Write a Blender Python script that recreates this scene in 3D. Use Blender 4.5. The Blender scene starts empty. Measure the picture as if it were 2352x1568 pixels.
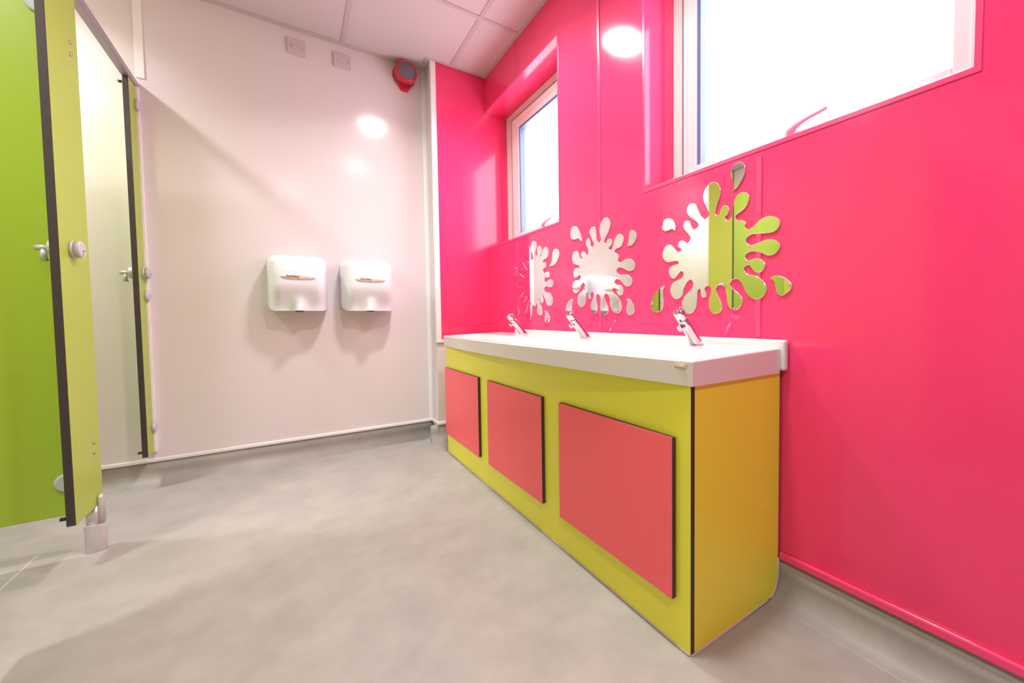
import bpy, bmesh, math, random
from mathutils import Vector, Matrix
random.seed(4)
S = bpy.context.scene
COL = S.collection

# ------------------------------------------------------------------ camera, sky, exposure
YAW, PITCH, ROLL, FPX = 0.6038, -0.0406, 0.0104, 937.0
cam_d = bpy.data.cameras.new('camera')
cam = bpy.data.objects.new('camera', cam_d); COL.objects.link(cam)
cam_d.sensor_width = 36.0; cam_d.sensor_fit = 'HORIZONTAL'
cam_d.lens = 36.0 * FPX / 2352.0
cam_d.shift_x = (1176 - 1321.18) / 2352.0
cam_d.shift_y = (766.79 - 784) / 2352.0
cam_d.clip_start = 0.02
sy, cyw, sp, cp = math.sin(YAW), math.cos(YAW), math.sin(PITCH), math.cos(PITCH)
fw = Vector((sy*cp, cyw*cp, sp)); up = Vector((-sy*sp, -cyw*sp, cp)); rt = Vector((cyw, -sy, 0))
sr, cr = math.sin(ROLL), math.cos(ROLL)
r2 = cr*rt - sr*up; u2 = sr*rt + cr*up
cam.matrix_world = Matrix(((r2.x, u2.x, -fw.x, 0), (r2.y, u2.y, -fw.y, 0), (r2.z, u2.z, -fw.z, 0.75), (0, 0, 0, 1)))
cam_d.dof.use_dof = True; cam_d.dof.focus_distance = 1.25; cam_d.dof.aperture_fstop = 2.8
S.camera = cam

world = bpy.data.worlds.new('sky'); S.world = world; world.use_nodes = True
bg = world.node_tree.nodes['Background']
bg.inputs[0].default_value = (0.90, 0.955, 1.0, 1); bg.inputs[1].default_value = 2.7
S.view_settings.view_transform = 'Standard'; S.view_settings.look = 'None'
S.view_settings.gamma = 1.0; S.view_settings.use_curve_mapping = False
S.view_settings.exposure = 1.45

# ------------------------------------------------------------------ dimensions (metres)
X = 1.058      # pink window wall
YB = 2.666     # white far wall
YF = 2.528     # front of the boxed corner
XB = 0.7177    # left side of the boxed corner
XL = -1.75     # rear wall of the cubicles
YN = -2.0      # wall behind the camera
H = 2.286
XC = -0.548    # face of the cubicle fronts
WT = 2.070; WB = 1.208   # window openings
XW = 1.21      # window frames

# ------------------------------------------------------------------ materials
def lin(c):
    return tuple(((v/255)/12.92 if v/255 <= .04045 else ((v/255+.055)/1.055)**2.4) for v in c)
def mat(name, rgb, rough=0.4, metal=0.0, spec=0.5, coat=0.0, noise=0.0, nscale=60, bump=0.0, stretch=None, coat_rough=.05):
    m = bpy.data.materials.new(name); m.use_nodes = True
    nt = m.node_tree; b = nt.nodes['Principled BSDF']
    c = lin(rgb)
    b.inputs['Base Color'].default_value = (*c, 1)
    b.inputs['Roughness'].default_value = rough; b.inputs['Metallic'].default_value = metal
    b.inputs['Specular IOR Level'].default_value = spec
    b.inputs['Coat Weight'].default_value = coat; b.inputs['Coat Roughness'].default_value = coat_rough
    if noise or bump:
        tc = nt.nodes.new('ShaderNodeTexCoord'); mp = nt.nodes.new('ShaderNodeMapping')
        if stretch: mp.inputs['Scale'].default_value = stretch
        n = nt.nodes.new('ShaderNodeTexNoise'); n.inputs['Scale'].default_value = nscale; n.inputs['Detail'].default_value = 4
        nt.links.new(tc.outputs['Object'], mp.inputs[0]); nt.links.new(mp.outputs[0], n.inputs['Vector'])
        if noise:
            r = nt.nodes.new('ShaderNodeMapRange')
            r.inputs['From Min'].default_value = .25; r.inputs['From Max'].default_value = .75
            r.inputs['To Min'].default_value = 1-noise; r.inputs['To Max'].default_value = 1+noise
            nt.links.new(n.outputs['Fac'], r.inputs['Value'])
            mx = nt.nodes.new('ShaderNodeVectorMath'); mx.operation = 'SCALE'
            mx.inputs[0].default_value = c; nt.links.new(r.outputs[0], mx.inputs['Scale'])
            nt.links.new(mx.outputs[0], b.inputs['Base Color'])
        if bump:
            bp = nt.nodes.new('ShaderNodeBump'); bp.inputs['Strength'].default_value = bump; bp.inputs['Distance'].default_value = .002
            nt.links.new(n.outputs['Fac'], bp.inputs['Height']); nt.links.new(bp.outputs[0], b.inputs['Normal'])
    return m
def emis(name, rgb, strength):
    m = bpy.data.materials.new(name); m.use_nodes = True
    nt = m.node_tree; nt.nodes.clear()
    e = nt.nodes.new('ShaderNodeEmission'); o = nt.nodes.new('ShaderNodeOutputMaterial')
    e.inputs[0].default_value = (*rgb, 1); e.inputs[1].default_value = strength
    nt.links.new(e.outputs[0], o.inputs[0]); return m

M = {}
M['pink'] = mat('pink_gloss_panel', (243, 62, 116), .11, noise=.025, nscale=14, stretch=(1, 1, .25), spec=.5)
M['pink_trim'] = mat('pink_trim', (245, 72, 126), .25)
M['white'] = mat('white_gloss_panel', (224, 215, 218), .16, noise=.008, nscale=3)
M['white_trim'] = mat('white_trim', (240, 236, 236), .3)
M['ceiling'] = mat('ceiling_tile', (205, 192, 196), .8, noise=.015, nscale=200)
M['tbar'] = mat('ceiling_bar', (192, 177, 180), .5)
M['lime'] = mat('lime_laminate', (168, 190, 64), .32, noise=.02, nscale=500)
M['vlime'] = mat('vanity_lime_laminate', (238, 235, 66), .38, noise=.02, nscale=500)
M['red'] = mat('coral_red_laminate', (255, 100, 110), .4, noise=.02, nscale=400)
M['core'] = mat('dark_laminate_core', (62, 50, 54), .5)
M['solid'] = mat('white_solid_surface', (228, 222, 219), .12)
M['silicone'] = mat('silicone_bead', (200, 178, 176), .5)
M['chrome'] = mat('chrome', (206, 204, 208), .06, metal=1)
M['alu'] = mat('satin_aluminium', (212, 206, 210), .38, metal=.45)
M['rail'] = mat('grey_rail', (158, 148, 156), .4, metal=.2)
M['lockgrey'] = mat('grey_lock_plastic', (196, 194, 204), .35)
M['lockblue'] = mat('blue_indicator', (120, 150, 200), .4)
M['steel'] = mat('stainless_screw', (190, 185, 190), .25, metal=1)
M['black'] = mat('black_rubber', (28, 28, 30), .5)
M['dryer'] = mat('white_dryer_enamel', (232, 233, 242), .12, coat=.4)
M['badge'] = mat('white_badge', (244, 240, 238), .3)
M['badge_text'] = mat('red_brown_ink', (150, 75, 65), .5)
M['badge_text_light'] = mat('pale_ink', (205, 175, 172), .5)
M['gold'] = mat('gold_badge', (214, 196, 140), .4, metal=.0)
M['gold_text'] = mat('cream_lettering', (245, 238, 215), .4)
M['alarm_red'] = mat('red_alarm_plastic', (205, 25, 55), .22)
M['alarm_grey'] = mat('grey_alarm_grille', (108, 98, 110), .7, noise=.12, nscale=900)
M['upvc'] = mat('white_upvc', (240, 232, 234), .25)
M['handle'] = mat('white_handle', (238, 236, 240), .25)
M['spacer'] = mat('glazing_spacer', (100, 116, 160), .4)
M['socket'] = mat('socket_plastic', (204, 190, 195), .3)
M['mirror'] = mat('acrylic_mirror', (250, 250, 250), .012, metal=1)
M['mirror_edge'] = mat('polished_mirror_edge', (235, 225, 222), .1, metal=.6)
M['lamp'] = emis('lamp_diffuser', (1.0, .965, .94), 13)
M['lamp_rim'] = mat('lamp_rim', (235, 235, 235), .4)

gm = bpy.data.materials.new('window_glass'); gm.use_nodes = True
nt = gm.node_tree; nt.nodes.clear()
o = nt.nodes.new('ShaderNodeOutputMaterial'); tr = nt.nodes.new('ShaderNodeBsdfTransparent'); gl = nt.nodes.new('ShaderNodeBsdfGlossy')
gl.inputs['Roughness'].default_value = .02; mx = nt.nodes.new('ShaderNodeMixShader'); mx.inputs[0].default_value = .05
nt.links.new(tr.outputs[0], mx.inputs[1]); nt.links.new(gl.outputs[0], mx.inputs[2]); nt.links.new(mx.outputs[0], o.inputs[0])
M['glass'] = gm

# vinyl floor: mottled grey with fine fleck, and one welded seam near the cubicles
fm = bpy.data.materials.new('grey_vinyl'); fm.use_nodes = True
nt = fm.node_tree; b = nt.nodes['Principled BSDF']; L = nt.links.new
tc = nt.nodes.new('ShaderNodeTexCoord')
n1 = nt.nodes.new('ShaderNodeTexNoise'); n1.inputs['Scale'].default_value = 7; n1.inputs['Detail'].default_value = 9; n1.inputs['Roughness'].default_value = .65
n2 = nt.nodes.new('ShaderNodeTexNoise'); n2.inputs['Scale'].default_value = 420; n2.inputs['Detail'].default_value = 2
rp = nt.nodes.new('ShaderNodeValToRGB')
rp.color_ramp.elements[0].position = .3; rp.color_ramp.elements[0].color = (*lin((150, 147, 142)), 1)
rp.color_ramp.elements[1].position = .72; rp.color_ramp.elements[1].color = (*lin((168, 164, 158)), 1)
L(tc.outputs['Object'], n1.inputs['Vector']); L(tc.outputs['Object'], n2.inputs['Vector']); L(n1.outputs['Fac'], rp.inputs[0])
mr = nt.nodes.new('ShaderNodeMapRange'); mr.inputs[1].default_value = .25; mr.inputs[2].default_value = .75; mr.inputs[3].default_value = .93; mr.inputs[4].default_value = 1.07
L(n2.outputs['Fac'], mr.inputs[0])
vm = nt.nodes.new('ShaderNodeVectorMath'); vm.operation = 'SCALE'; L(rp.outputs[0], vm.inputs[0]); L(mr.outputs[0], vm.inputs['Scale'])
sx = nt.nodes.new('ShaderNodeSeparateXYZ'); L(tc.outputs['Object'], sx.inputs[0])
ad = nt.nodes.new('ShaderNodeMath'); ad.operation = 'ADD'; ad.inputs[1].default_value = .705; L(sx.outputs[0], ad.inputs[0])
ab = nt.nodes.new('ShaderNodeMath'); ab.operation = 'ABSOLUTE'; L(ad.outputs[0], ab.inputs[0])
lt = nt.nodes.new('ShaderNodeMath'); lt.operation = 'LESS_THAN'; lt.inputs[1].default_value = .0016; L(ab.outputs[0], lt.inputs[0])
mc = nt.nodes.new('ShaderNodeMix'); mc.data_type = 'RGBA'; ly = nt.nodes.new('ShaderNodeMath'); ly.operation = 'LESS_THAN'; ly.inputs[1].default_value = 2.05; L(sx.outputs[1], ly.inputs[0]); ml = nt.nodes.new('ShaderNodeMath'); ml.operation = 'MULTIPLY'; L(lt.outputs[0], ml.inputs[0]); L(ly.outputs[0], ml.inputs[1]); L(ml.outputs[0], mc.inputs[0]); L(vm.outputs[0], mc.inputs[6]); mc.inputs[7].default_value = (.62, .58, .55, 1)
L(mc.outputs[2], b.inputs['Base Color']); b.inputs['Roughness'].default_value = .48; b.inputs['Specular IOR Level'].default_value = .35
M['floor'] = fm

# ------------------------------------------------------------------ helpers
def box(bm, x0, x1, y0, y1, z0, z1, mi=0):
    v = [bm.verts.new(p) for p in ((x0,y0,z0),(x1,y0,z0),(x1,y1,z0),(x0,y1,z0),(x0,y0,z1),(x1,y0,z1),(x1,y1,z1),(x0,y1,z1))]
    for q in ((0,3,2,1),(4,5,6,7),(0,1,5,4),(1,2,6,5),(2,3,7,6),(3,0,4,7)):
        f = bm.faces.new([v[i] for i in q]); f.material_index = mi
def cyl(bm, p0, p1, r0, r1=None, n=32, mi=0, caps=True):
    r1 = r0 if r1 is None else r1
    p0 = Vector(p0); p1 = Vector(p1); d = (p1-p0).normalized()
    a = d.orthogonal().normalized(); c = d.cross(a)
    R = []
    for p, r in ((p0, r0), (p1, r1)):
        R.append([bm.verts.new(p + r*(math.cos(t)*a + math.sin(t)*c)) for t in [2*math.pi*i/n for i in range(n)]])
    for i in range(n):
        f = bm.faces.new((R[0][i], R[0][(i+1) % n], R[1][(i+1) % n], R[1][i])); f.material_index = mi; f.smooth = True
    if caps:
        f = bm.faces.new(R[0][::-1]); f.material_index = mi
        f = bm.faces.new(R[1]); f.material_index = mi
def lathe(bm, base, axis, prof, n=40, mi=0):
    """prof: list of (distance along the axis, radius)"""
    base = Vector(base); d = Vector(axis).normalized(); a = d.orthogonal().normalized(); c = d.cross(a)
    rings = []
    for t, r in prof:
        rings.append([bm.verts.new(base + t*d + r*(math.cos(k)*a + math.sin(k)*c)) for k in [2*math.pi*i/n for i in range(n)]])
    for A, B in zip(rings, rings[1:]):
        for i in range(n):
            f = bm.faces.new((A[i], A[(i+1) % n], B[(i+1) % n], B[i])); f.material_index = mi; f.smooth = True
    f = bm.faces.new(rings[0][::-1]); f.material_index = mi
    f = bm.faces.new(rings[-1]); f.material_index = mi
def tube(bm, pts, radii, n=14, flat=(1, 1), mi=0):
    pts = [Vector(p) for p in pts]; rings = []
    for i, p in enumerate(pts):
        d = (pts[min(i+1, len(pts)-1)] - pts[max(i-1, 0)]).normalized()
        a = d.cross(Vector((1, 0, 0)))
        if a.length < .1: a = d.cross(Vector((0, 0, 1)))
        a.normalize(); c = d.cross(a)
        rings.append([bm.verts.new(p + radii[i]*(flat[0]*math.cos(k)*a + flat[1]*math.sin(k)*c)) for k in [2*math.pi*j/n for j in range(n)]])
    for A, B in zip(rings, rings[1:]):
        for i in range(n):
            f = bm.faces.new((A[i], A[(i+1) % n], B[(i+1) % n], B[i])); f.smooth = True; f.material_index = mi
    bm.faces.new(rings[0][::-1]); bm.faces.new(rings[-1])
def obj(name, bm, mats, parent=None, bevel=0, seg=2, autos=False):
    if not autos: bmesh.ops.recalc_face_normals(bm, faces=bm.faces)
    me = bpy.data.meshes.new(name); bm.to_mesh(me); bm.free()
    if not isinstance(mats, (list, tuple)): mats = [mats]
    for m in mats: me.materials.append(M[m])
    o = bpy.data.objects.new(name, me); COL.objects.link(o)
    if parent:
        o.parent = parent
        w = Vector(parent.location)
        p = parent.parent
        while p: w += Vector(p.location); p = p.parent
        me.transform(Matrix.Translation(-w))
    if bevel:
        md = o.modifiers.new('bevel', 'BEVEL'); md.width = bevel; md.segments = seg; md.limit_method = 'ANGLE'; md.angle_limit = math.radians(40)
        md.harden_normals = False
    return o
def thing(name, loc, label, cat, group=None):
    o = bpy.data.objects.new(name, None); COL.objects.link(o); o.location = loc
    o.empty_display_size = .05
    return tag(o, label, cat, group)
def tag(o, label, cat, group=None):
    o['label'] = label; o['category'] = cat
    if group: o['group'] = group
    return o
def struct(name, bm, mats, parent=None, **k):
    o = obj(name, bm, mats, parent, **k)
    if not parent: o['kind'] = 'structure'
    return o
def new(): return bmesh.new()
def boxobj(name, d, m, parent=None, bevel=0, st=False, **k):
    bm = new(); box(bm, *d)
    return (struct if st else obj)(name, bm, m, parent, bevel=bevel, **k)
def sheet(bm, d, axis):
    """laminate sheet: faces across `axis` get material 0, the dark core edges material 1"""
    n0 = len(bm.faces); box(bm, *d)
    bm.faces.ensure_lookup_table(); bm.normal_update()
    for f in bm.faces[n0:]:
        f.material_index = 0 if abs(f.normal[axis]) > .5 else 1
def sheetobj(name, d, axis, m, parent, label=None, bevel=.0012):
    bm = new(); sheet(bm, d, axis); o = obj(name, bm, [m, 'core'], parent, bevel=bevel)
    if label: o['label'] = label
    return o
def text_mesh(name, body, size, loc, rot, m, parent, extrude=.0003, bold=0.0, space=1.0):
    cu = bpy.data.curves.new(name, 'FONT'); cu.body = body; cu.size = size; cu.align_x = 'LEFT'; cu.align_y = 'CENTER'
    cu.extrude = extrude; cu.offset = bold; cu.space_character = space
    t = bpy.data.objects.new(name, cu); COL.objects.link(t)
    dg = bpy.context.evaluated_depsgraph_get(); me = bpy.data.meshes.new_from_object(t.evaluated_get(dg))
    COL.objects.unlink(t); bpy.data.objects.remove(t)
    me.transform(Matrix.Translation(loc) @ rot)
    me.materials.clear(); me.materials.append(M[m])
    o = bpy.data.objects.new(name, me); COL.objects.link(o); o.parent = parent
    w = Vector(parent.location); p = parent.parent
    while p: w += Vector(p.location); p = p.parent
    me.transform(Matrix.Translation(-w))
    return o

# ------------------------------------------------------------------ lamps (recessed in the ceiling)
def lamp(x, y, label, first=None):
    if first:
        t = first.copy(); COL.objects.link(t); t.location = (x, y, H); t['label'] = label
        for c in first.children:
            k = c.copy(); COL.objects.link(k); k.parent = t
        return t
    t = thing('ceiling_downlight', (x, y, H), label, 'ceiling light', 'round ceiling downlights')
    bm = new(); lathe(bm, (x, y, H-.0005), (0, 0, -1), [(0, .102), (.004, .112), (.008, .108), (.008, .096), (.002, .094)], 40); obj('rim', bm, 'lamp_rim', t)
    bm = new(); lathe(bm, (x, y, H-.001), (0, 0, -1), [(0, .092), (.005, .091), (.007, .08)], 40); obj('diffuser', bm, 'lamp', t)
    ld = bpy.data.lights.new('beam', 'AREA'); ld.shape = 'DISK'; ld.size = .17; ld.energy = 5.2; ld.color = (1.0, .965, .94); ld.spread = math.radians(138)
    lo = bpy.data.objects.new('beam', ld); COL.objects.link(lo); lo.parent = t; lo.location = (0, 0, -.0095)
    return t
l0 = lamp(.5575, 1.76, 'round white downlight in the ceiling nearest the far white wall')
lamp(.5575, .70, 'round white downlight in the ceiling above the vanity front corner', l0)
lamp(-.0075, -.51, 'unseen downlight added in the ceiling behind the viewer to brighten the vanity', l0)  # unseen lamp, added so the vanity front gets more light
lamp(-1.1, 2.32, 'unseen downlight added above the farther cubicle to brighten its interior', l0)  # extra lamp out of view, added to lift the dim cubicle interior
lamp(-1.1, 1.25, 'round white downlight in the ceiling above the nearer cubicle', l0)

# ------------------------------------------------------------------ room shell
boxobj('floor', (XL-.1, XW+.1, YN-.1, YB+.1, -.06, 0), 'floor', st=True)
boxobj('ceiling', (XL-.1, XW+.1, YN-.1, YB+.1, H, H+.06), 'ceiling', st=True)
boxobj('wall_back', (XL-.1, XW+.1, YB, YB+.1, 0, H), 'white', st=True)
boxobj('wall_left', (XL-.1, XL, YN, YB, 0, H), 'white', st=True)
boxobj('wall_front', (XL-.1, XW+.1, YN-.1, YN, 0, H), 'white', st=True)
XO = X+.26
bm = new()
Y2a, Y2b, Y1b, Y1a = .217, 1.080, 1.660, YF
box(bm, X, XO, YN, YB, 0, WB); box(bm, X, XO, YN, YB, WT, H)
box(bm, X, XO, YN, Y2a, WB, WT); box(bm, X, XO, Y2b, Y1b, WB, WT); box(bm, X, XO, Y1a, YB, WB, WT)
struct('wall_right', bm, 'pink')
# boxed corner: white below and at the side, pink sheet above
boxobj('wall_corner', (XB, X, YF+.004, YB, 0, H), 'white', st=True)
boxobj('trim_1', (XB+.012, X+.0, YF, YF+.004, .622, H), 'pink', st=True)
bm = new(); box(bm, XB-.003, XB+.027, YF-.006, YF+.006, .606, H-.001); box(bm, XB-.0035, XB+.001, YF-.0065, YF+.02, .6055, H-.0005); box(bm, XB-.004, X, YF-.008, YF+.0055, .604, .622)
struct('trim_2', bm, 'white_trim', bevel=.0015)
bm = new(); box(bm, XB-.022, XB, YB-.006, YB, .1, H)
box(bm, XB-.006, XB, YB-.022, YB, .1, H); struct('trim_3', bm, 'white_trim', bevel=.002)
# cover strips over panel joints
def strip(name, d, m): boxobj(name, d, m, st=True, bevel=.0026, seg=4)
strip('trim_4', (X-.0038, X+.003, 1.3365, 1.3535, .69, H), 'pink_trim')
strip('trim_5', (X-.0038, X+.003, 0.6325, 0.6495, .69, WB-.026), 'pink_trim')
bm = new(); box(bm, X-.0038, X+.003, 2.0935, 2.1105, .69, WB-.026); box(bm, X-.0038, X+.003, 2.0935, 2.1105, WT+.02, H); struct('trim_6', bm, 'pink_trim', bevel=.0026, seg=4)
strip('trim_7', (-.550, -.520, YB-.004, YB, 1.85, H), 'white_trim')
strip('trim_8', (X-.0022, X, YN, Y2a-.4, .1, .102), 'pink_trim')

# coved vinyl skirtings with capping strips
def cove(name, along, a0, a1, wall, sgn, hgt=.1, r=.055, z0=0):
    """profile sweeps from the wall plane down and out on to the floor"""
    pr = [(0, hgt), (.003, hgt)]
    for i in range(11):
        t = math.pi/2*i/10
        pr.append((.003 + r*(1-math.cos(t)), .0002 + r*(1-math.sin(t))))
    pr += [(r+.004, -.002), (0, -.002)]
    bm = new(); R = []
    for a in (a0, a1):
        ring = []
        for d, z in pr:
            q = wall + sgn*d
            ring.append(bm.verts.new((a, q, z) if along == 'x' else (q, a, z)))
        R.append(ring)
    n = len(pr)
    for i in range(n):
        f = bm.faces.new((R[0][i], R[0][(i+1) % n], R[1][(i+1) % n], R[1][i])); f.smooth = 1 <= i <= 12
    bm.faces.new(R[0]); bm.faces.new(R[1][::-1])
    struct(name, bm, 'floor')
cove('baseboard_back', 'x', XL, XB, YB, -1)
cove('baseboard_corner', 'y', YF, YB, XB, -1)
cove('baseboard_corner_front', 'x', XB-.05, X, YF+.004, -1)
cove('baseboard_right', 'y', YN, YF, X, -1)
cove('baseboard_left', 'y', YN, YB, XL, 1)
bm = new(); box(bm, XL, XB, YB-.009, YB, .097, .115); struct('trim_9', bm, 'white_trim', bevel=.004)
bm = new(); box(bm, XB-.009, XB, YF-.006, YB-.008, .097, .115); box(bm, XB-.009, X, YF-.010, YF+.004, .097, .115); struct('trim_10', bm, 'white_trim', bevel=.004)
bm = new(); box(bm, X-.009, X, YN, .5735, .097, .119); struct('trim_11', bm, 'pink_trim', bevel=.0045)

# ceiling grid: bars and wall angles standing a few millimetres below the tiles
bm = new()
bx = [.2725-.565, .2725, .8375]; bys = [2.035, 1.47, .905, .34, -.225, -.79, -1.355]
for x in bx + [.2725-1.13, .2725-1.695]: box(bm, x-.011, x+.011, YN, (YF-.02 if x > .8 else YB-.034), H-.003, H+.001)
for y in bys: box(bm, XL, X, y-.011, y+.011, H-.0035, H+.001)
struct('trim_12', bm, 'tbar')
bm = new(); box(bm, XL, XB-.03, YB-.034, YB, H-.004, H); box(bm, XB-.03, X-.018, YF-.02, YF-.006, H-.004, H); box(bm, XB-.03, XB-.004, YF-.006, YB, H-.0045, H)
box(bm, X-.018, X, YN, YF-.006, H-.0045, H)
struct('trim_13', bm, 'tbar')

# ------------------------------------------------------------------ windows
def ring(bm, x0, x1, ya, yb, za, zb, w, wt=None, wbm=None):
    wt = w if wt is None else wt; wbm = w if wbm is None else wbm
    box(bm, x0, x1, ya, ya+w, za, zb); box(bm, x0, x1, yb-w, yb, za, zb)
    box(bm, x0, x1, ya+w, yb-w, zb-wt, zb); box(bm, x0, x1, ya+w, yb-w, za, za+wbm)
def frame(bm, x0, x1, ya, yb, za, zb, wr, wl, wt, wbm):
    """rectangular frame with its own width for each side"""
    box(bm, x0, x1, ya, ya+wr, za, zb); box(bm, x0, x1, yb-wl, yb, za, zb)
    box(bm, x0, x1, ya+wr, yb-wl, zb-wt, zb); box(bm, x0, x1, ya+wr, yb-wl, za, za+wbm)
def window(n, ya, yb, hy):
    w = bpy.data.objects.new('window_%d' % n, None); COL.objects.link(w); w.location = (XW, (ya+yb)/2, WB); w['kind'] = 'structure'
    hid = .047 if n == 2 else 0            # part of the frame hidden behind the lining of the opening
    fa = ya-hid
    ol, sl = (.052, .059) if n == 2 else (.088, .092)
    bm = new(); frame(bm, XW, XW+.07, fa, yb, WB, WT, .054, ol+.004, .056, .045); frame(bm, XW-.004, XW, fa, yb, WB, WT, .020, .022, .022, .014); obj('outer_frame', bm, 'upvc', w, bevel=.003)
    bm = new(); frame(bm, XW-.010, XW+.055, fa+.050, yb-ol, WB+.042, WT-.052, .061, sl, .068, .037)
    frame(bm, XW-.013, XW-.0095, fa+.056, yb-ol-.006, WB+.048, WT-.058, .026, sl*.42, .030, .015); obj('opening_sash', bm, 'upvc', w, bevel=.004, seg=3)
    bm = new(); frame(bm, XW-.0118, XW-.0045, fa+.0485, yb-ol+.0015, WB+.0405, WT-.0505, .0028, .0028, .0028, .0028); obj('groove_shade', bm, 'core', w)  # dark ring draws the shade in the groove between frame and sash
    gy0, gy1, gz0, gz1 = fa+.106, yb-ol-sl+.005, WB+.068, WT-.112
    bm = new(); frame(bm, XW-.004, XW+.030, gy0, gy1, gz0, gz1, .0055, .019, .021, .0122); obj('glazing_spacer', bm, 'spacer', w)
    bm = new(); box(bm, XW+.016, XW+.020, gy0+.002, gy1-.002, gz0+.002, gz1-.002); obj('glass_pane', bm, 'glass', w)
    # cranked espagnolette handle on the bottom rail
    z = WB+.056
    bm = new(); box(bm, XW-.022, XW-.008, hy-.03, hy+.03, z-.012, z+.012)
    hb = obj('handle_plate', bm, 'handle', w, bevel=.005)
    bm = new(); tube(bm, [(XW-.020, hy, z), (XW-.034, hy, z+.001), (XW-.046, hy-.006, z+.005), (XW-.050, hy-.022, z+.012), (XW-.050, hy-.040, z+.017), (XW-.050, hy-.060, z+.0205), (XW-.050, hy-.101, z+.0265), (XW-.050, hy-.104, z+.027)], [.0135, .0135, .0130, .0105, .0080, .0068, .0062, .004], 20)
    h_ = obj('handle_lever', bm, 'handle', w)
    # pink cover angle lapping on to the wall face around the opening
    bm = new()
    t = .011
    box(bm, X-.0018, X+.001, ya-.011, yb+(0 if n == 1 else .011), WB-.012, WB)
    if n == 2: box(bm, X-.0018, X+.001, yb, yb+.011, WB, WT)
    box(bm, X-.0018, X+.001, ya-.011, ya, WB, WT); box(bm, X-.0018, X+.001, ya-.011, yb+(0 if n == 1 else .011), WT, WT+.011)
    obj('opening_trim', bm, 'pink_trim', w, bevel=.0008)
    return w
window(1, Y1b, Y1a, 2.0)
window(2, Y2a, Y2b, .620)

# ------------------------------------------------------------------ vanity
V = thing('vanity_unit', (.877, 1.43, 0), 'lime green vanity cabinet with three coral red access panels under the trough', 'cabinet')
XV = .696; VY0 = .575; VY1 = 2.283; ZT = .600
sheetobj('front_panel', (XV, XV+.013, VY0, VY1, .004, ZT), 0, 'vlime', V)
# right end sheet, lower rear corner rounded over the floor cove
def end_sheet(name, y0, y1):
    out = [(XV+.013, .004), (X-.050, .004)]
    for i in range(9):
        t = math.pi/2*i/8
        out.append((X-.055 + .047*math.sin(t), .004 + .06*(1-math.cos(t))))
    out += [(X-.008, ZT), (XV+.013, ZT)]
    bm = new(); a = [bm.verts.new((x, y0, z)) for x, z in out]; c = [bm.verts.new((x, y1, z)) for x, z in out]
    bm.faces.new(a); bm.faces.new(c[::-1])
    n = len(out)
    for i in range(n):
        f = bm.faces.new((a[i], a[(i+1) % n], c[(i+1) % n], c[i])); f.material_index = 1
    return obj(name, bm, ['vlime', 'core'], V)
end_sheet('end_panel', VY0, VY0+.013); end_sheet('end_panel', VY1-.013, VY1)
for a, b_ in ((1.779, 2.268), (1.199, 1.671), (.616, 1.089)):
    sheetobj('access_panel', (XV-.013, XV, a, b_, .112, .481), 0, 'red', V, 'coral red access panel with dark edges', .0014)
bm = new(); tube(bm, [(XV-.0005, VY1, .002), (XV-.0005, 1.5, .002), (XV-.0005, VY0+.004, .002), (XV+.004, VY0-.0005, .002), (.85, VY0-.0005, .002), (X-.057, VY0-.0005, .002)]
     + [(X-.055+.0485*math.sin(math.pi/2*i/10), VY0-.0005, .003+.062*(1-math.cos(math.pi/2*i/10))) for i in range(1, 11)] + [(X-.0065, VY0-.0005, .100)], [.0026]*17, 10)
obj('silicone_bead', bm, 'silicone', V)

# wash trough: one solid-surface casting with a bowed front and a long basin
T = thing('wash_trough', (.877, 1.44, ZT), 'long white wash trough with a bowed front resting on the lime cabinet', 'sink')
TY0, TY1 = .568, 2.312; TR = .6555; LEDGE = .6655; XBK = X-.020
def smooth(t): t = max(0, min(1, t)); return t*t*(3-2*t)
def xfront(y):
    s = (y-(TY0+TY1)/2)/((TY1-TY0)/2)
    return .6935 - .040*max(0, 1-s*s)
def ztop(x, y):
    xf = xfront(y)
    d = min(x-(xf+.026), .905-x+.0, (y-(TY0+.028)), (TY1-.028)-y)
    base = TR + (LEDGE-TR)*(x-xf)/(XBK-xf)          # the whole top rises a little towards the wall
    bowl = -.050*smooth(d/.050) if d > 0 else 0
    edge = min(x-xf, y-TY0, TY1-y)
    rnd = -.004*(1-min(1, max(0, edge)/.004))**2
    return base + bowl + rnd
bm = new(); NY, NX = 150, 60
ys = [TY0 + (TY1-TY0)*j/NY for j in range(NY+1)]
ys = sorted(set(ys + [TY0+.001, TY0+.002, TY0+.004, TY1-.001, TY1-.002, TY1-.004]))
us = [0, .003, .006, .012] + [.012 + (1-.012)*(i/NX) for i in range(1, NX+1)]
G = []
for y in ys:
    xf = xfront(y); row = []
    for u in us:
        x = xf + (XBK-xf)*u
        row.append(bm.verts.new((x, y, ztop(x, y))))
    G.append(row)
for j in range(len(ys)-1):
    for i in range(len(us)-1):
        f = bm.faces.new((G[j][i], G[j][i+1], G[j+1][i+1], G[j+1][i])); f.smooth = True
bot = [[bm.verts.new((r[0].co.x, r[0].co.y, ZT)), bm.verts.new((XBK, r[0].co.y, ZT))] for r in G]
for j in range(len(ys)-1):
    bm.faces.new((G[j][0], G[j+1][0], bot[j+1][0], bot[j][0]))
    bm.faces.new((G[j][-1], G[j+1][-1], bot[j+1][1], bot[j][1]))
    bm.faces.new((bot[j][0], bot[j+1][0], bot[j+1][1], bot[j][1]))
for r, b2 in ((G[0], bot[0]), (G[-1], bot[-1])):
    bm.faces.new(r + [b2[1], b2[0]])
obj('trough_body', bm, 'solid', T)
bm = new(); box(bm, X-.020, X-.0005, .556, 2.115, .606, .686); obj('upstand', bm, 'solid', T, bevel=.006, seg=3)
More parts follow.
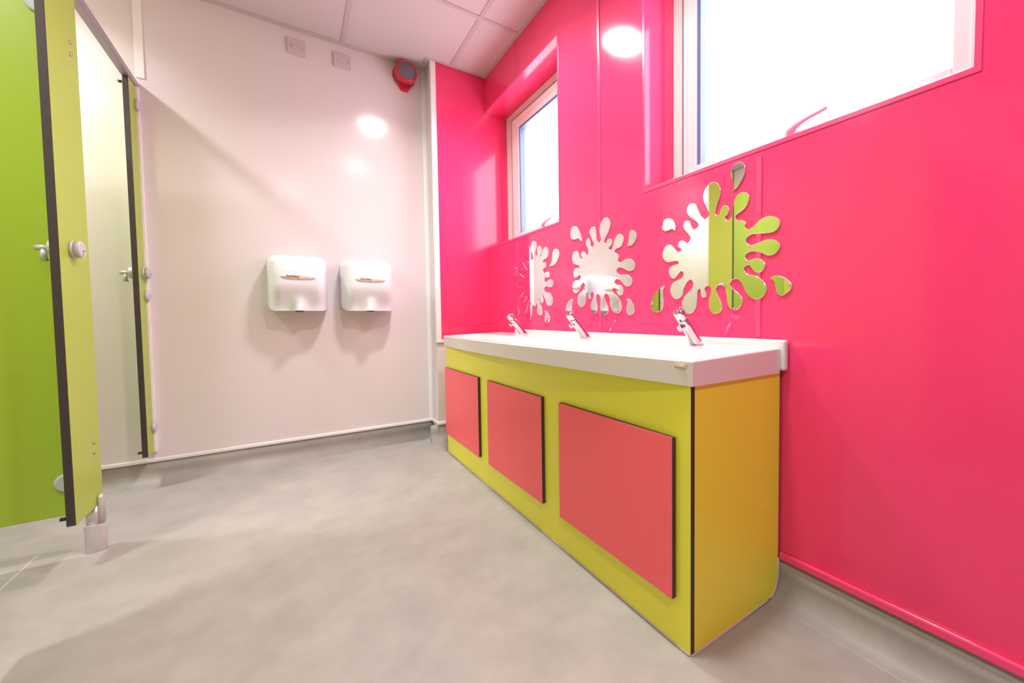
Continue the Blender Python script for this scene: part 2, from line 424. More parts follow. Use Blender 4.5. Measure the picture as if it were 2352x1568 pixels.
for y in (.79, 1.385, 1.95):
    bm = new(); lathe(bm, (.80, y, .606), (0, 0, 1), [(0, .02), (.002, .02), (.003, .015)], 24); obj('plug_waste', bm, 'chrome', T)
# maker's badge on the front edge
bd = boxobj('maker_badge', (.6915, .6935, .583, .616, .6375, .6475), 'gold', T, bevel=.0003)
s_ = (.600-(TY0+TY1)/2)/((TY1-TY0)/2)
xs = xfront(.600)
for v in bd.data.vertices: v.co.x += xs-.6930
text_mesh('badge_lettering', 'FRANKE', .0085, Vector((xs-.0018, .6145, .6423)),
          Matrix(((0, 0, -1, 0), (-1, 0, 0, 0), (0, 1, 0, 0), (0, 0, 0, 1))), 'gold_text', bd, bold=.0002)

# ------------------------------------------------------------------ taps
def make_tap(x, y, label):
    t = thing('basin_tap', (x, y, LEDGE), label, 'tap', 'push taps along the trough')
    ax = Vector((-.088, 0, .106)).normalized()
    b0 = Vector((x, y, LEDGE+.001))
    # body: leaning round column sheared to a level foot, flaring slightly where it meets the ledge
    bm = new(); n = 40; rings = []
    u = ax; a = Vector((0, 1, 0)); c = Vector(ax.cross(a))
    for s, r, flat in ((0, .0200, 1), (.005, .0188, .95), (.018, .0172, .6), (.042, .0162, .15), (.07, .0160, 0), (.0985, .0160, 0), (.1, .0152, 0)):
        rg = []
        for k in range(n):
            t_ = 2*math.pi*k/n
            p = b0 + u*(s+.0) + r*(math.cos(t_)*a + math.sin(t_)*c)
            if flat > 0:
                lvl = LEDGE + s*u.z                       # level section
                q = p + u*((lvl-p.z)/u.z)
                p = p.lerp(q, flat)
            rg.append(bm.verts.new(p))
        rings.append(rg)
    for A, B in zip(rings, rings[1:]):
        for i in range(n):
            f = bm.faces.new((A[i], A[(i+1) % n], B[(i+1) % n], B[i])); f.smooth = True
    bm.faces.new(rings[0][::-1]); bm.faces.new(rings[-1])
    obj('body', bm, 'chrome', t)
    bm = new(); lathe(bm, b0+u*.101, u, [(0, .0158), (.001, .0170), (.0265, .0170), (.0285, .0160), (.0295, .0135), (.0318, .010), (.033, .004)], 40)
    obj('push_button', bm, 'chrome', t)
    # short aerator spout on the front, below the button
    q = b0+u*.080; d = Vector((-.75, 0, -.42)).normalized()
    bm = new(); lathe(bm, q+d*.006, d, [(0, .0105), (.013, .0105), (.0145, .0098), (.0225, .0098), (.0235, .009)], 32)
    sp_ = obj('spout', bm, 'chrome', t)
    bm = new(); lathe(bm, q+d*.0292, d, [(0, .0074), (.0008, .0074)], 28); obj('aerator', bm, 'alu', sp_)
    return t
TAPS = [(.995, .800, 'chrome push tap below the largest-looking splat mirror, nearest the badge end'),
        (1.000, 1.373, 'chrome push tap in the middle of the trough'),
        (1.000, 1.930, 'chrome push tap at the far end of the trough by the boxed corner')]
tp = make_tap(*TAPS[0])
for x, y, lb in TAPS[1:]:
    t = tp.copy(); COL.objects.link(t); t.location = (x, y, LEDGE); t['label'] = lb
    for c in tp.children:
        k = c.copy(); COL.objects.link(k); k.parent = t
        for g in c.children:
            q = g.copy(); COL.objects.link(q); q.parent = k

# ------------------------------------------------------------------ splat mirrors
# outlines on the wall, (y, z) in tenths of a millimetre
SPLAT = {'big':[(8173,10488),(8051,10539),(8021,10625),(8072,10754),(8154,10907),(8227,11076),(8238,11231),(8186,11371),(8094,11464),(7983,11534),(7864,11530),(7746,11469),(7659,11348),(7620,11208),(7638,11066),(7686,10931),(7753,10782),(7782,10657),(7801,10578),(7732,10511),(7656,10523),(7637,10593),(7590,10696),(7524,10746),(7448,10740),(7364,10686),(7327,10589),(7363,10485),(7447,10422),(7465,10370),(7390,10298),(7288,10310),(7238,10379),(7226,10504),(7199,10656),(7155,10804),(7076,10926),(6970,10978),(6866,10975),(6763,10925),(6703,10819),(6702,10712),(6744,10599),(6828,10510),(6949,10452),(7055,10404),(7108,10344),(7107,10289),(7036,10219),(6913,10199),(6826,10154),(6791,10086),(6811,10020),(6790,9954),(6722,9911),(6637,9918),(6505,10000),(6392,10084),(6265,10140),(6139,10154),(6016,10128),(5909,10077),(5834,10001),(5803,9909),(5839,9808),(5921,9736),(6012,9709),(6135,9705),(6325,9726),(6503,9750),(6636,9742),(6737,9690),(6779,9604),(6753,9529),(6668,9469),(6534,9460),(6403,9482),(6275,9522),(6149,9539),(6025,9523),(5919,9477),(5835,9394),(5802,9303),(5841,9214),(5915,9145),(6006,9110),(6114,9105),(6208,9140),(6320,9207),(6434,9257),(6566,9278),(6683,9271),(6768,9229),(6798,9163),(6775,9090),(6707,9043),(6614,9055),(6514,9073),(6416,9064),(6319,9022),(6238,8949),(6201,8856),(6237,8770),(6300,8701),(6380,8682),(6478,8703),(6562,8765),(6629,8864),(6689,8909),(6765,8905),(6825,8854),(6825,8776),(6772,8701),(6678,8648),(6561,8622),(6445,8578),(6330,8500),(6233,8395),(6169,8270),(6165,8165),(6230,8049),(6326,7978),(6439,7945),(6555,7973),(6674,8048),(6777,8170),(6847,8316),(6918,8447),(7025,8542),(7132,8567),(7232,8519),(7287,8426),(7240,8342),(7130,8231),(7022,8145),(6933,8061),(6880,7956),(6905,7830),(6984,7721),(7073,7667),(7182,7670),(7311,7762),(7368,7894),(7397,8075),(7435,8257),(7502,8376),(7608,8425),(7715,8399),(7763,8311),(7723,8158),(7635,8004),(7566,7852),(7556,7719),(7633,7613),(7791,7565),(7878,7591),(7980,7695),(8025,7850),(8011,8020),(7951,8170),(7941,8305),(7982,8392),(8074,8427),(8157,8387),(8167,8301),(8125,8196),(8125,8119),(8208,8080),(8292,8110),(8324,8207),(8331,8320),(8388,8358),(8442,8301),(8463,8144),(8473,7952),(8527,7760),(8637,7629),(8793,7583),(8953,7634),(9045,7773),(9080,7919),(9022,8081),(8907,8202),(8749,8319),(8638,8436),(8621,8559),(8683,8652),(8761,8676),(8862,8613),(8953,8493),(9011,8371),(9045,8246),(9139,8132),(9281,8079),(9426,8108),(9548,8254),(9585,8406),(9560,8517),(9474,8623),(9353,8678),(9186,8711),(9057,8791),(9011,8877),(9046,8953),(9127,8979),(9210,8932),(9305,8840),(9425,8771),(9548,8815),(9634,8954),(9634,9085),(9547,9169),(9401,9218),(9257,9230),(9221,9280),(9281,9333),(9425,9350),(9572,9340),(9696,9341),(9847,9429),(9929,9553),(9911,9721),(9821,9869),(9695,9926),(9571,9913),(9473,9846),(9388,9751),(9304,9666),(9209,9631),(9104,9656),(9139,9733),(9233,9801),(9228,9901),(9162,9972),(9046,9972),(8954,9921),(8868,9863),(8773,9902),(8729,9983),(8751,10059),(8841,10172),(8954,10290),(9016,10426),(8989,10528),(8920,10577),(8819,10562),(8741,10480),(8685,10347),(8597,10246),(8489,10275),(8414,10339),(8468,10444),(8598,10557),(8730,10654),(8830,10762),(8880,10879),(8853,10988),(8775,11076),(8642,11080),(8534,11020),(8458,10891),(8383,10737),(8298,10582)],'mid':[(13520,10589),(13386,10634),(13337,10700),(13371,10854),(13417,11010),(13415,11187),(13377,11327),(13280,11440),(13160,11519),(13008,11539),(12894,11479),(12792,11373),(12733,11232),(12761,11095),(12831,10964),(12936,10838),(13053,10713),(13118,10607),(13114,10526),(13033,10480),(12974,10540),(12927,10620),(12789,10648),(12677,10594),(12628,10486),(12679,10394),(12793,10325),(12839,10267),(12794,10196),(12737,10178),(12636,10216),(12556,10361),(12499,10508),(12410,10635),(12300,10715),(12161,10723),(12045,10671),(11962,10561),(11952,10449),(12006,10333),(12112,10232),(12262,10198),(12393,10181),(12476,10130),(12471,10051),(12373,9981),(12275,9933),(12233,9850),(12277,9744),(12267,9672),(12192,9614),(12054,9640),(11886,9696),(11680,9712),(11499,9649),(11362,9539),(11313,9426),(11353,9327),(11443,9255),(11603,9235),(11765,9277),(11930,9353),(12098,9412),(12205,9433),(12324,9401),(12368,9313),(12325,9224),(12207,9161),(12016,9135),(11828,9126),(11685,9082),(11564,8996),(11475,8866),(11506,8760),(11607,8679),(11749,8659),(11894,8706),(12018,8819),(12166,8929),(12339,8992),(12448,8966),(12493,8891),(12461,8817),(12362,8779),(12211,8754),(12083,8691),(11999,8588),(11983,8490),(12043,8381),(12172,8343),(12301,8395),(12376,8513),(12452,8631),(12551,8666),(12619,8606),(12609,8512),(12520,8421),(12367,8334),(12237,8222),(12131,8063),(12080,7878),(12112,7795),(12242,7677),(12395,7648),(12572,7704),(12705,7866),(12771,8071),(12804,8261),(12906,8397),(13021,8447),(13151,8403),(13164,8277),(13072,8126),(12946,7930),(12901,7783),(12984,7652),(13185,7570),(13339,7657),(13421,7869),(13406,8093),(13403,8303),(13463,8396),(13585,8459),(13685,8407),(13692,8255),(13640,8056),(13613,7873),(13669,7723),(13821,7656),(13998,7728),(14078,7885),(14083,8071),(13991,8222),(13887,8371),(13872,8508),(13986,8583),(14077,8534),(14091,8412),(14080,8334),(14171,8288),(14275,8327),(14287,8468),(14298,8578),(14351,8589),(14406,8490),(14435,8334),(14491,8147),(14629,8009),(14794,7958),(14960,8035),(15056,8200),(15052,8410),(14923,8565),(14700,8680),(14535,8796),(14479,8903),(14559,8995),(14640,9017),(14778,8940),(14877,8803),(15005,8666),(15206,8585),(15378,8671),(15447,8839),(15429,9019),(15311,9141),(15166,9178),(14969,9162),(14828,9230),(14794,9307),(14881,9403),(15022,9343),(15193,9290),(15321,9353),(15362,9504),(15330,9648),(15214,9717),(15071,9721),(14918,9691),(14903,9748),(15041,9835),(15239,9890),(15383,9963),(15466,10164),(15434,10307),(15359,10443),(15143,10482),(15003,10411),(14921,10272),(14840,10135),(14731,10061),(14676,10098),(14729,10184),(14769,10268),(14726,10357),(14603,10388),(14483,10324),(14379,10189),(14273,10226),(14219,10304),(14269,10481),(14359,10602),(14402,10718),(14356,10819),(14236,10900),(14133,10814),(14071,10666),(14060,10558),(13984,10478),(13831,10523),(13830,10614),(13929,10766),(14028,10934),(14116,11102),(14075,11232),(13997,11309),(13870,11323),(13758,11265),(13685,11132),(13663,10963),(13640,10780),(13580,10650)],'small':[(19265,10555),(19124,10648),(19166,10785),(19252,10972),(19325,11099),(19351,11264),(19300,11403),(19205,11520),(19037,11552),(18874,11468),(18775,11309),(18771,11136),(18843,11003),(18892,10865),(18851,10730),(18793,10693),(18687,10780),(18698,10925),(18679,11066),(18617,11185),(18442,11205),(18316,11127),(18234,10974),(18252,10836),(18341,10735),(18400,10650),(18329,10634),(18226,10776),(18137,10918),(18022,11028),(17814,11056),(17666,10976),(17562,10838),(17552,10686),(17623,10558),(17760,10485),(17954,10461),(18067,10404),(18126,10299),(18070,10279),(17944,10320),(17836,10224),(17811,10124),(17882,10041),(18050,9996),(18122,9919),(18083,9817),(17972,9761),(17806,9790),(17642,9809),(17509,9734),(17472,9621),(17541,9517),(17677,9504),(17840,9550),(17944,9494),(17982,9427),(17972,9349),(17904,9290),(17737,9323),(17556,9385),(17350,9403),(17207,9334),(17147,9210),(17214,9080),(17331,9010),(17536,9027),(17773,9081),(17925,9069),(18025,8983),(18006,8873),(17871,8793),(17661,8773),(17455,8704),(17313,8561),(17231,8377),(17264,8182),(17560,8078),(17766,8168),(17883,8357),(18031,8534),(18182,8673),(18246,8606),(18187,8479),(18135,8352),(18177,8283),(18303,8252),(18443,8332),(18518,8477),(18565,8519),(18616,8434),(18571,8305),(18415,8173),(18309,8013),(18252,7808),(18303,7667),(18494,7617),(18653,7687),(18779,7833),(18741,8008),(18753,8168),(18815,8266),(18899,8221),(18967,8134),(19084,8102),(19183,8165),(19249,8200),(19321,8088),(19350,7892),(19383,7713),(19492,7517),(19599,7418),(19757,7393),(19913,7486),(19962,7603),(19868,7786),(19686,7965),(19525,8126),(19452,8255),(19466,8354),(19585,8424),(19708,8380),(19781,8283),(19857,8135),(19933,7971),(20063,7806),(20209,7771),(20370,7878),(20401,8032),(20286,8198),(20064,8326),(19881,8486),(19813,8599),(19910,8687),(20019,8609),(20095,8478),(20243,8374),(20427,8364),(20572,8463),(20586,8583),(20453,8688),(20195,8734),(20083,8846),(20188,8933),(20373,8862),(20600,8738),(20828,8671),(21056,8691),(21208,8802),(21279,8981),(21215,9134),(21037,9227),(20769,9252),(20509,9218),(20287,9262),(20155,9387),(20168,9539),(20277,9556),(20462,9511),(20686,9477),(20855,9507),(20985,9603),(21039,9765),(21025,9850),(20883,9931),(20710,9962),(20443,9845),(20148,9750),(19981,9849),(19929,9965),(20040,10051),(20269,10074),(20501,10112),(20683,10254),(20659,10437),(20554,10533),(20385,10560),(20223,10465),(20064,10311),(19907,10159),(19779,10131),(19680,10240),(19725,10334),(19899,10391),(19977,10483),(19894,10563),(19766,10556),(19642,10459),(19561,10509),(19605,10619),(19791,10746),(20044,10898),(20104,11057),(20049,11261),(19931,11379),(19739,11395),(19551,11323),(19432,11143),(19377,10930),(19383,10724),(19355,10618)]}
DROPS = {'big': [('upper right', [(7211, 11110), (7181, 11205), (7185, 11332), (7240, 11442), (7283, 11549), (7269, 11656), (7224, 11768), (7153, 11841), (7046, 11867), (6941, 11834), (6863, 11751), (6823, 11647), (6835, 11497), (6886, 11373), (6972, 11258), (7077, 11162)]), ('upper left', [(9960, 10537), (9909, 10632), (9896, 10742), (9819, 10812), (9669, 10818), (9521, 10761), (9424, 10649), (9352, 10507), (9352, 10380), (9400, 10361), (9509, 10427), (9669, 10418), (9833, 10420)]), ('lower left', [(9849, 8565), (9913, 8426), (9927, 8255), (9889, 8023), (9928, 7833), (10032, 7700), (10217, 7651), (10379, 7687), (10494, 7809), (10473, 8026), (10363, 8238), (10188, 8404), (10004, 8509)]), ('lower right', [(6054, 8499), (5985, 8538), (5879, 8547), (5775, 8523), (5642, 8457), (5540, 8370), (5482, 8267), (5502, 8169), (5580, 8088), (5696, 8022), (5799, 8030), (5875, 8104), (5906, 8223), (5938, 8372), (5984, 8435)])], 'mid': [('upper left', [(15593, 11229), (15566, 11388), (15528, 11528), (15424, 11606), (15294, 11617), (15124, 11550), (14958, 11392), (14822, 11225), (14742, 11054), (14690, 10872), (14786, 10875), (14882, 10958), (15020, 11017), (15176, 10998), (15363, 11020), (15522, 11095)]), ('upper right', [(11737, 10217), (11665, 10322), (11644, 10481), (11612, 10678), (11552, 10748), (11452, 10748), (11335, 10683), (11248, 10561), (11239, 10427), (11308, 10319), (11416, 10229), (11556, 10183)]), ('lower right', [(11805, 8175), (11712, 8188), (11590, 8139), (11471, 7998), (11383, 7846), (11374, 7711), (11454, 7617), (11595, 7571), (11717, 7600), (11798, 7691), (11807, 7857), (11734, 8062)]), ('lower left', [(15414, 8312), (15560, 8351), (15770, 8277), (15956, 8115), (16021, 7949), (16024, 7796), (15873, 7693), (15691, 7707), (15555, 7804), (15523, 7953), (15520, 8118), (15474, 8232)])], 'small': [('upper left', [(21783, 10223), (21723, 10361), (21430, 10426), (21217, 10388), (21012, 10233), (21155, 10145), (21300, 10064), (21412, 9947), (21575, 9922), (21736, 10009)]), ('upper right', [(17460, 10099), (17311, 10205), (17229, 10358), (17197, 10584), (17115, 10749), (16985, 10824), (16844, 10831), (16683, 10755), (16574, 10608), (16564, 10475), (16668, 10303), (16822, 10175), (17028, 10078), (17237, 10041), (17395, 10051)]), ('lower right', [(18019, 7835), (17926, 7852), (17746, 7784), (17630, 7644), (17530, 7490), (17564, 7322), (17791, 7237), (17971, 7306), (17997, 7493), (17946, 7694)]), ('lower left', [(21195, 8086), (21002, 8064), (20911, 7923), (20918, 7733), (21092, 7700), (21342, 7791), (21417, 7898), (21335, 8002)])]}

def catmull(p, k=5):
    out = []; n = len(p)
    for i in range(n):
        a, b, c, d = p[(i-1) % n], p[i], p[(i+1) % n], p[(i+2) % n]
        for s in range(k):
            t = s/k
            out.append(tuple(.5*((2*b[j]) + (-a[j]+c[j])*t + (2*a[j]-5*b[j]+4*c[j]-d[j])*t*t + (-a[j]+3*b[j]-3*c[j]+d[j])*t**3) for j in (0, 1)))
    return out
def mirror(name, pts, label, cat, group, k=5):
    P = catmull([(a/1e4, b/1e4) for a, b in pts], k)
    n = len(P); area = sum(P[i][0]*P[(i+1) % n][1]-P[(i+1) % n][0]*P[i][1] for i in range(n))
    if area < 0: P = P[::-1]
    def off(dist):
        o = []
        for i in range(n):
            a, c = P[i-1], P[(i+1) % n]
            tx, ty = c[0]-a[0], c[1]-a[1]; l = math.hypot(tx, ty) or 1
            o.append((P[i][0]-ty/l*dist, P[i][1]+tx/l*dist))
        return o
    bm = new(); I = off(.0009)
    r0 = [bm.verts.new((X-.0003, a, b)) for a, b in P]; r1 = [bm.verts.new((X-.0038, a, b)) for a, b in P]; r2_ = [bm.verts.new((X-.0046, a, b)) for a, b in I]
    for A, B in ((r0, r1), (r1, r2_)):
        for i in range(n):
            f = bm.faces.new((A[i], A[(i+1) % n], B[(i+1) % n], B[i])); f.material_index = 1
    from mathutils.geometry import tessellate_polygon
    for tri in tessellate_polygon([[Vector((a, b, 0)) for a, b in I]]):
        try: f = bm.faces.new([r2_[i] for i in tri])
        except ValueError: continue
        if f.calc_area() < 1e-12: bm.faces.remove(f); continue
        f.normal_update()
        if f.normal.x > 0: f.normal_flip()
        f.material_index = 0
    bm.faces.new(r0[::-1]).material_index = 1
    bm.normal_update()
    if sum(f_.normal.x*f_.calc_area() for f_ in bm.faces if f_.material_index == 0) > 0: pass
    o = obj(name, bm, ['mirror', 'mirror_edge'], autos=True)
    return tag(o, label, cat, group)
NAMES = {'big': ('the splat mirror nearest the viewer', 'splash-shaped mirror nearest the viewer, reflecting the lime cubicle'),
         'mid': ('the middle splat mirror', 'splash-shaped mirror in the middle, reflecting the two hand dryers'),
         'small': ('the farthest splat mirror', 'splash-shaped mirror farthest away, half reflecting the pink corner')}
for k, pts in SPLAT.items():
    mirror('splat_mirror', pts, NAMES[k][1], 'mirror', 'splash-shaped mirrors above the trough')
    for where, q in DROPS[k]:
        mirror('droplet_mirror', q, 'small mirror droplet on the pink wall %s of %s' % (where, NAMES[k][0]), 'mirror', 'droplet mirrors around the splats', 6)

# ------------------------------------------------------------------ hand dryers
def dryer_depth(u, v):
    """bulge of the cover at u (across, -1..1) and v (up, -1..1): a rounded shell, open underneath"""
    w, h = .134, .146
    px, pz = abs(u*w), v*h
    lo = -h-.07; cz = (h+lo)/2; hz = (h-lo)/2; r = .050
    qx, qz = px-(w-r), abs(pz-cz)-(hz-r)
    sd = math.hypot(max(qx, 0), max(qz, 0)) + min(max(qx, qz), 0) - r
    t = max(0, min(1, -sd/.062))
    d = .165*(1-(1-t)**2.3)**.46
    d *= 1-.16*max(0, (v-.1)/.9)**2          # leans back towards the top
    d *= 1-.26*smooth((-v-.05)/.95)          # and tucks in towards the underside
    d += .036*math.exp(-(u/.19)**2)*smooth((-v-.40)/.60)
    return max(d, 0)
def make_dryer(x, label):
    w, h, zc = .134, .146, .945
    t = thing('hand_dryer', (x, YB, zc-h), label, 'hand dryer', 'white hand dryers on the far wall')
    bm = new(); N = 56
    def co(u, v):
        # square mapped on to a rounded rectangle
        uu, vv = u, v
        rr = .26
        m = max(abs(u), abs(v))
        if m > 0:
            a_, b_ = abs(u)/m, abs(v)/m
            cu, cv = a_-(1-rr), b_-(1-rr)
            if cu > 0 and cv > 0:
                mm = max(cu, cv); L_ = math.hypot(cu, cv)
                a_, b_ = 1-rr+cu*mm/L_, 1-rr+cv*mm/L_
                k_ = m**3
                uu = u*(1-k_)+math.copysign(a_*m, u)*k_; vv = v*(1-k_)+math.copysign(b_*m, v)*k_
        return uu, vv
    def sp1(t_): return math.copysign(1-(1-abs(t_))**1.7, t_)
    g = [-1+2*i/N for i in range(N+1)]
    gu = [sp1(a) for a in g]; gv = [sp1(a) for a in g]
    G = []
    for v in gv:
        row = []
        for u in gu:
            uu, vv = co(u, v)
            row.append(bm.verts.new((x+w*uu, YB-.004-dryer_depth(uu, vv), zc+h*vv)))
        G.append(row)
    for j in range(N):
        for i in range(N):
            bm.faces.new((G[j][i], G[j][i+1], G[j+1][i+1], G[j+1][i])).smooth = True
    # back plate rim and underside
    rim = [G[0][i] for i in range(N+1)] + [G[j][N] for j in range(1, N+1)] + [G[N][i] for i in range(N-1, -1, -1)] + [G[j][0] for j in range(N-1, 0, -1)]
    back = [bm.verts.new((v.co.x, YB, v.co.z)) for v in rim]
    n = len(rim)
    for i in range(n):
        bm.faces.new((rim[i], rim[(i+1) % n], back[(i+1) % n], back[i])).smooth = (i > N)
    bm.faces.new(back)
    obj('cover', bm, 'dryer', t)
    yn = YB-.004-dryer_depth(0, -1)
    bm = new(); lathe(bm, (x, yn+.026, zc-h+.001), (0, 0, -1), [(0, .020), (.006, .019), (.0062, .013), (.002, .012)], 32); obj('air_outlet', bm, 'black', t)
    # pill badge wrapped on the front
    bm = new(); zb = zc+.026; K = 40
    fr = []; bk = []
    for i in range(K):
        a = 2*math.pi*i/K
        px = .074*(abs(math.cos(a))**.6)*math.copysign(1, math.cos(a)); pz = .0155*(abs(math.sin(a))**.8)*math.copysign(1, math.sin(a))
        d = dryer_depth(px/w, (zb+pz-zc)/h)
        fr.append(bm.verts.new((x+px, YB-.0050-d-.0012, zb+pz))); bk.append(bm.verts.new((x+px, YB-.004-d+.001, zb+pz)))
    cc = bm.verts.new((x, YB-.0052-dryer_depth(0, (zb-zc)/h)-.0012, zb))
    for i in range(K):
        bm.faces.new((fr[i], fr[(i+1) % K], cc)).smooth = True; bm.faces.new((fr[i], bk[i], bk[(i+1) % K], fr[(i+1) % K]))
    bdg = obj('badge', bm, 'badge', t)
    rot = Matrix(((1, 0, 0, 0), (0, 0, -1, 0), (0, 1, 0, 0), (0, 0, 0, 1)))
    yt = YB-.0050-dryer_depth(0, (zb-zc)/h)-.0018
    a1 = text_mesh('lettering', 'Airblast', .0175, Vector((x-.051, yt, zb+.001)), rot, 'badge_text', bdg, bold=.0005)
    x1 = max(v.co.x for v in a1.data.vertices) + bdg.parent.location.x
    text_mesh('lettering', 'Dryer', .0165, Vector((x1+.0012, yt, zb+.001)), rot, 'badge_text_light', bdg)
    text_mesh('lettering', 'XL', .0068, Vector((x-.005, yt, zb-.0105)), rot, 'badge_text', bdg, bold=.0003)
    return t
d1 = make_dryer(.028, 'white hand dryer on the left, farther from the pink corner')
d2 = d1.copy(); COL.objects.link(d2); d2.location.x = .357; d2['label'] = 'white hand dryer on the right, nearer the pink corner'
for c in d1.children:
    k = c.copy(); COL.objects.link(k); k.parent = d2
    for g in c.children:
        q = g.copy(); COL.objects.link(q); q.parent = k

# ------------------------------------------------------------------ spur plates high on the far wall
def spur(x, label):
    t = thing('wall_spur_plate', (x, YB, 2.195), label, 'electrical outlet', 'square plates above the dryers')
    boxobj('plate', (x-.0425, x+.0425, YB-.009, YB, 2.155, 2.235), 'socket', t, bevel=.004, seg=3)
    boxobj('flex_cover', (x-.018, x+.010, YB-.012, YB-.008, 2.183, 2.207), 'socket', t, bevel=.0015)
    for dx in (-.027, .027):
        bm = new(); cyl(bm, (x+dx, YB-.0105, 2.195), (x+dx, YB-.008, 2.195), .0035, n=16); obj('screw', bm, 'steel', t)
    return t
s1 = spur(.059, 'white square electrical plate above the left dryer')
s2 = s1.copy(); COL.objects.link(s2); s2.location.x = .270; s2['label'] = 'white square electrical plate above the right dryer, nearer the red alarm'
for c in s1.children:
    k = c.copy(); COL.objects.link(k); k.parent = s2

# ------------------------------------------------------------------ fire alarm sounder
AX, AZ = .595, 2.213
A = thing('alarm_sounder', (AX, YB, AZ), 'red round fire alarm sounder with a grey face high beside the boxed corner', 'fire alarm')
bm = new(); lathe(bm, (AX, YB, AZ), (0, -1, 0), [(0, .064), (.010, .064), (.013, .060), (.014, .050)], 48); obj('base', bm, 'alarm_red', A)
bm = new(); lathe(bm, (AX, YB-.013, AZ), (0, -1, 0), [(0, .0575), (.026, .0575), (.028, .045)], 48); obj('slotted_collar', bm, 'alarm_grey', A)
bm = new(); lathe(bm, (AX, YB-.036, AZ), (0, -1, 0), [(0, .055), (.001, .0605), (.003, .062), (.036, .062), (.043, .0595), (.047, .054), (.047, .051), (.043, .050)], 48); obj('body', bm, 'alarm_red', A)
bm = new(); lathe(bm, (AX, YB-.076, AZ), (0, -1, 0), [(0, .051), (.006, .0505), (.009, .044), (.011, .028), (.0115, .002)], 48); obj('grille_face', bm, 'alarm_grey', A)
bm = new()
pl = [(-.040, -.035), (.040, -.035), (.036, -.058), (.022, -.086), (-.018, -.086), (-.034, -.060)]
a = [bm.verts.new((AX+x, YB, AZ+z)) for x, z in pl]; c = [bm.verts.new((AX+x*.9, YB-.026, AZ+z*.97)) for x, z in pl]
bm.faces.new(a); bm.faces.new(c[::-1])
for i in range(6): bm.faces.new((a[i], a[(i+1) % 6], c[(i+1) % 6], c[i]))
obj('locking_tab', bm, 'alarm_red', A, bevel=.003)

# ------------------------------------------------------------------ toilet cubicles
XI = XC-.020   # inner face of the fronts
def lock(t, y, z):
    bm = new(); lathe(bm, (XC, y, z), (1, 0, 0), [(0, .0255), (.0075, .0255), (.0076, .0245), (.0085, .0245), (.0086, .0255), (.020, .0255), (.0225, .0235)], 40)
    k = obj('lock_indicator', bm, 'lockgrey', t)
    bm = new(); cyl(bm, (XC+.021, y+.004, z-.003), (XC+.0275, y+.004, z-.003), .0032, .0026, n=16); obj('lock_pin', bm, 'steel', k)
    boxobj('indicator_window', (XC+.0222, XC+.0231, y-.003, y+.006, z-.020, z-.008), 'lockblue', k, bevel=.0004)
    bm = new(); lathe(bm, (XI, y, z), (-1, 0, 0), [(0, .0255), (.020, .0255), (.0225, .0235), (.0235, .019)], 40)
    cyl(bm, (XI-.022, y, z), (XI-.051, y, z), .0085, n=24)
    cyl(bm, (XI-.0355, y, z), (XI-.0355, y, z-.040), .0070, .0074, n=24)
    tt = obj('thumb_turn', bm, 'alu', t)
    bm = new(); cyl(bm, (XI-.0290, y, z-.035), (XI-.0270, y, z-.035), .0026, n=12); obj('turn_grub_screw', bm, 'black', tt)
def buffers(t, y):
    for z in (.172, 1.775):
        bm = new(); cyl(bm, (XI, y, z), (XI-.014, y, z), .0055, n=16); obj('rubber_buffer', bm, 'black', t)
ZP0, ZP1 = .150, 1.800
P1 = thing('cubicle_pilaster', (XC-.01, 1.92, 0), 'lime green cubicle post panel at far left with lock and aluminium foot', 'cubicle panel', None)
sheetobj('panel', (XI, XC, 1.817, 2.026, ZP0, ZP1), 0, 'lime', P1, bevel=.002)
lock(P1, 1.897, .973); buffers(P1, 1.830)
for z in (1.625, 1.589, .359, .326):
    bm = new(); lathe(bm, (XC, 1.972, z), (1, 0, 0), [(0, .0068), (.002, .006), (.0035, .003)], 20); obj('screw', bm, 'steel', P1)
fy = 1.985
bm = new()
def capsule(bm, xc, yc, hx, hy, z0, z1, n=32, dome=0):
    R = []
    zs = [(z0, 1), (z1-dome, 1)] + ([(z1-dome+dome*math.sin(q), max(.05, math.cos(q))) for q in [math.pi/2*i/6 for i in range(1, 7)]] if dome else [])
    for z, s in zs:
        ring_ = []
        for i in range(n):
            t = 2*math.pi*i/n; c_, s2_ = math.cos(t), math.sin(t)
            ring_.append(bm.verts.new((xc+hx*math.copysign(abs(c_)**.6, c_)*s, yc+hy*math.copysign(abs(s2_)**.8, s2_)*s, z)))
        R.append(ring_)
    for A_, B_ in zip(R, R[1:]):
        for i in range(n): bm.faces.new((A_[i], A_[(i+1) % n], B_[(i+1) % n], B_[i])).smooth = True
    bm.faces.new(R[0][::-1]); bm.faces.new(R[-1])
capsule(bm, XC-.010, fy, .024, .021, 0, .090)
ft = obj('foot_sleeve', bm, 'alu', P1, bevel=.001)
bm = new(); capsule(bm, XC-.012, fy, .017, .017, .085, .150); capsule(bm, XC+.006, fy, .0075, .0155, .086, .186, dome=.014)
obj('foot_post', bm, 'alu', ft)

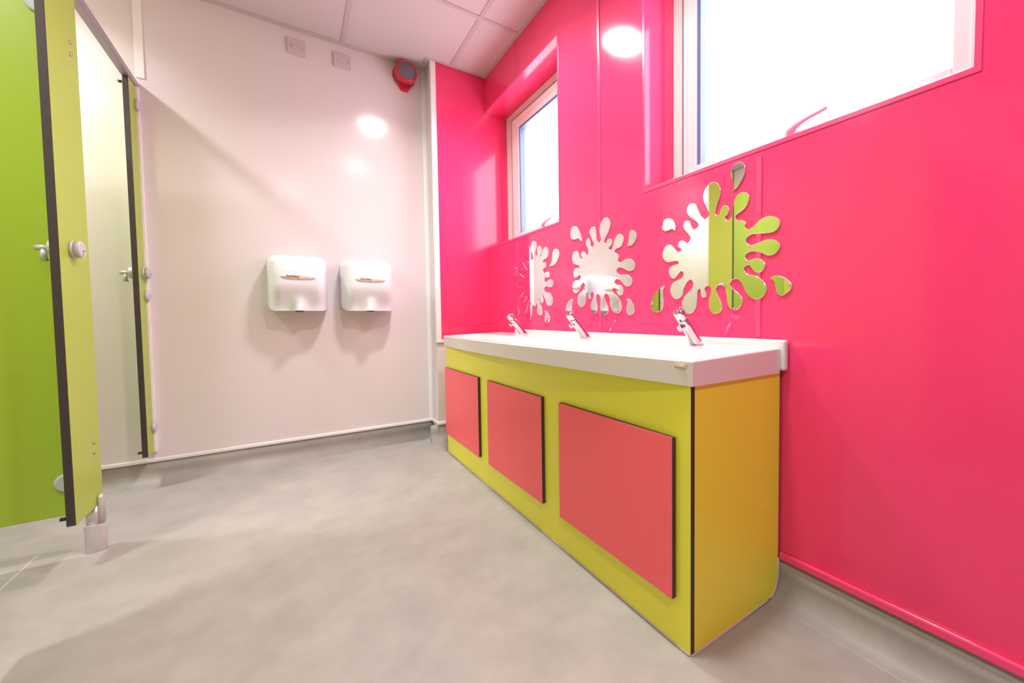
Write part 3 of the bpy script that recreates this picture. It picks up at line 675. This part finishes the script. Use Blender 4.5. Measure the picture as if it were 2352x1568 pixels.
P2 = thing('cubicle_pilaster', (XC-.01, 2.606, 0), 'narrow lime green cubicle post panel fixed to the far white wall', 'cubicle panel', None)
sheetobj('panel', (XI, XC, 2.548, YB-.010, ZP0, ZP1), 0, 'lime', P2, bevel=.002)
boxobj('wall_channel', (XC-.026, XC+.008, YB-.024, YB, .148, 1.802), 'white_trim', P2, bevel=.001)
lock(P2, 2.612, .968); buffers(P2, 2.560)
for z in (1.715, .867, .268):
    bm = new(); lathe(bm, (XC, 2.636, z), (1, 0, 0), [(0, .024), (.008, .024), (.012, .020), (.013, .012)], 36); obj('hinge_disc', bm, 'lockgrey', P2)

# partition between the two cubicles, fixed behind the near post
PT = thing('cubicle_partition', (-1.15, 1.972, 0), 'wide lime green cubicle side panel behind the near post', 'cubicle partition')
sheetobj('panel', (XL+.001, XI-.001, 1.962, 1.982, ZP0-.010, ZP1+.0), 1, 'lime', PT)
for z in (1.713, .246):
    bm = new(); lathe(bm, (XI-.034, 1.962, z), (0, -1, 0), [(0, .030), (.006, .030), (.010, .024)], 36); obj('bracket_disc', bm, 'lockgrey', PT)
# closed run of the nearer cubicle, outside the picture but seen in the mirror
P3 = thing('cubicle_door', (XC-.01, 1.15, 0), 'lime green closed door of the nearer cubicle, seen only in the mirror', 'cubicle door')
sheetobj('panel', (XI, XC, .93, 1.43, ZP0, ZP1), 0, 'lime', P3)
lock(P3, 1.37, .973)
P4 = thing('cubicle_pilaster', (XC-.01, .80, 0), 'lime green cubicle post panel beside the viewer, outside the picture', 'cubicle panel')
sheetobj('panel', (XI, XC, .70, .926, ZP0, ZP1), 0, 'lime', P4)
bm = new(); capsule(bm, XC-.010, .82, .024, .021, 0, .15); obj('foot_sleeve', bm, 'alu', P4)
P5 = thing('cubicle_partition', (-1.15, .83, 0), 'lime green cubicle side panel beside the viewer, outside the picture', 'cubicle partition')
sheetobj('panel', (XL+.001, XI-.001, .82, .84, ZP0-.010, ZP1), 1, 'lime', P5)
# head rail
R_ = boxobj('head_rail', (XC-.024, XC+.005, .70, YB-.0005, ZP1+.001, ZP1+.030), 'rail', bevel=.004)
tag(R_, 'grey aluminium head rail running over the cubicle posts to the far wall', 'rail')
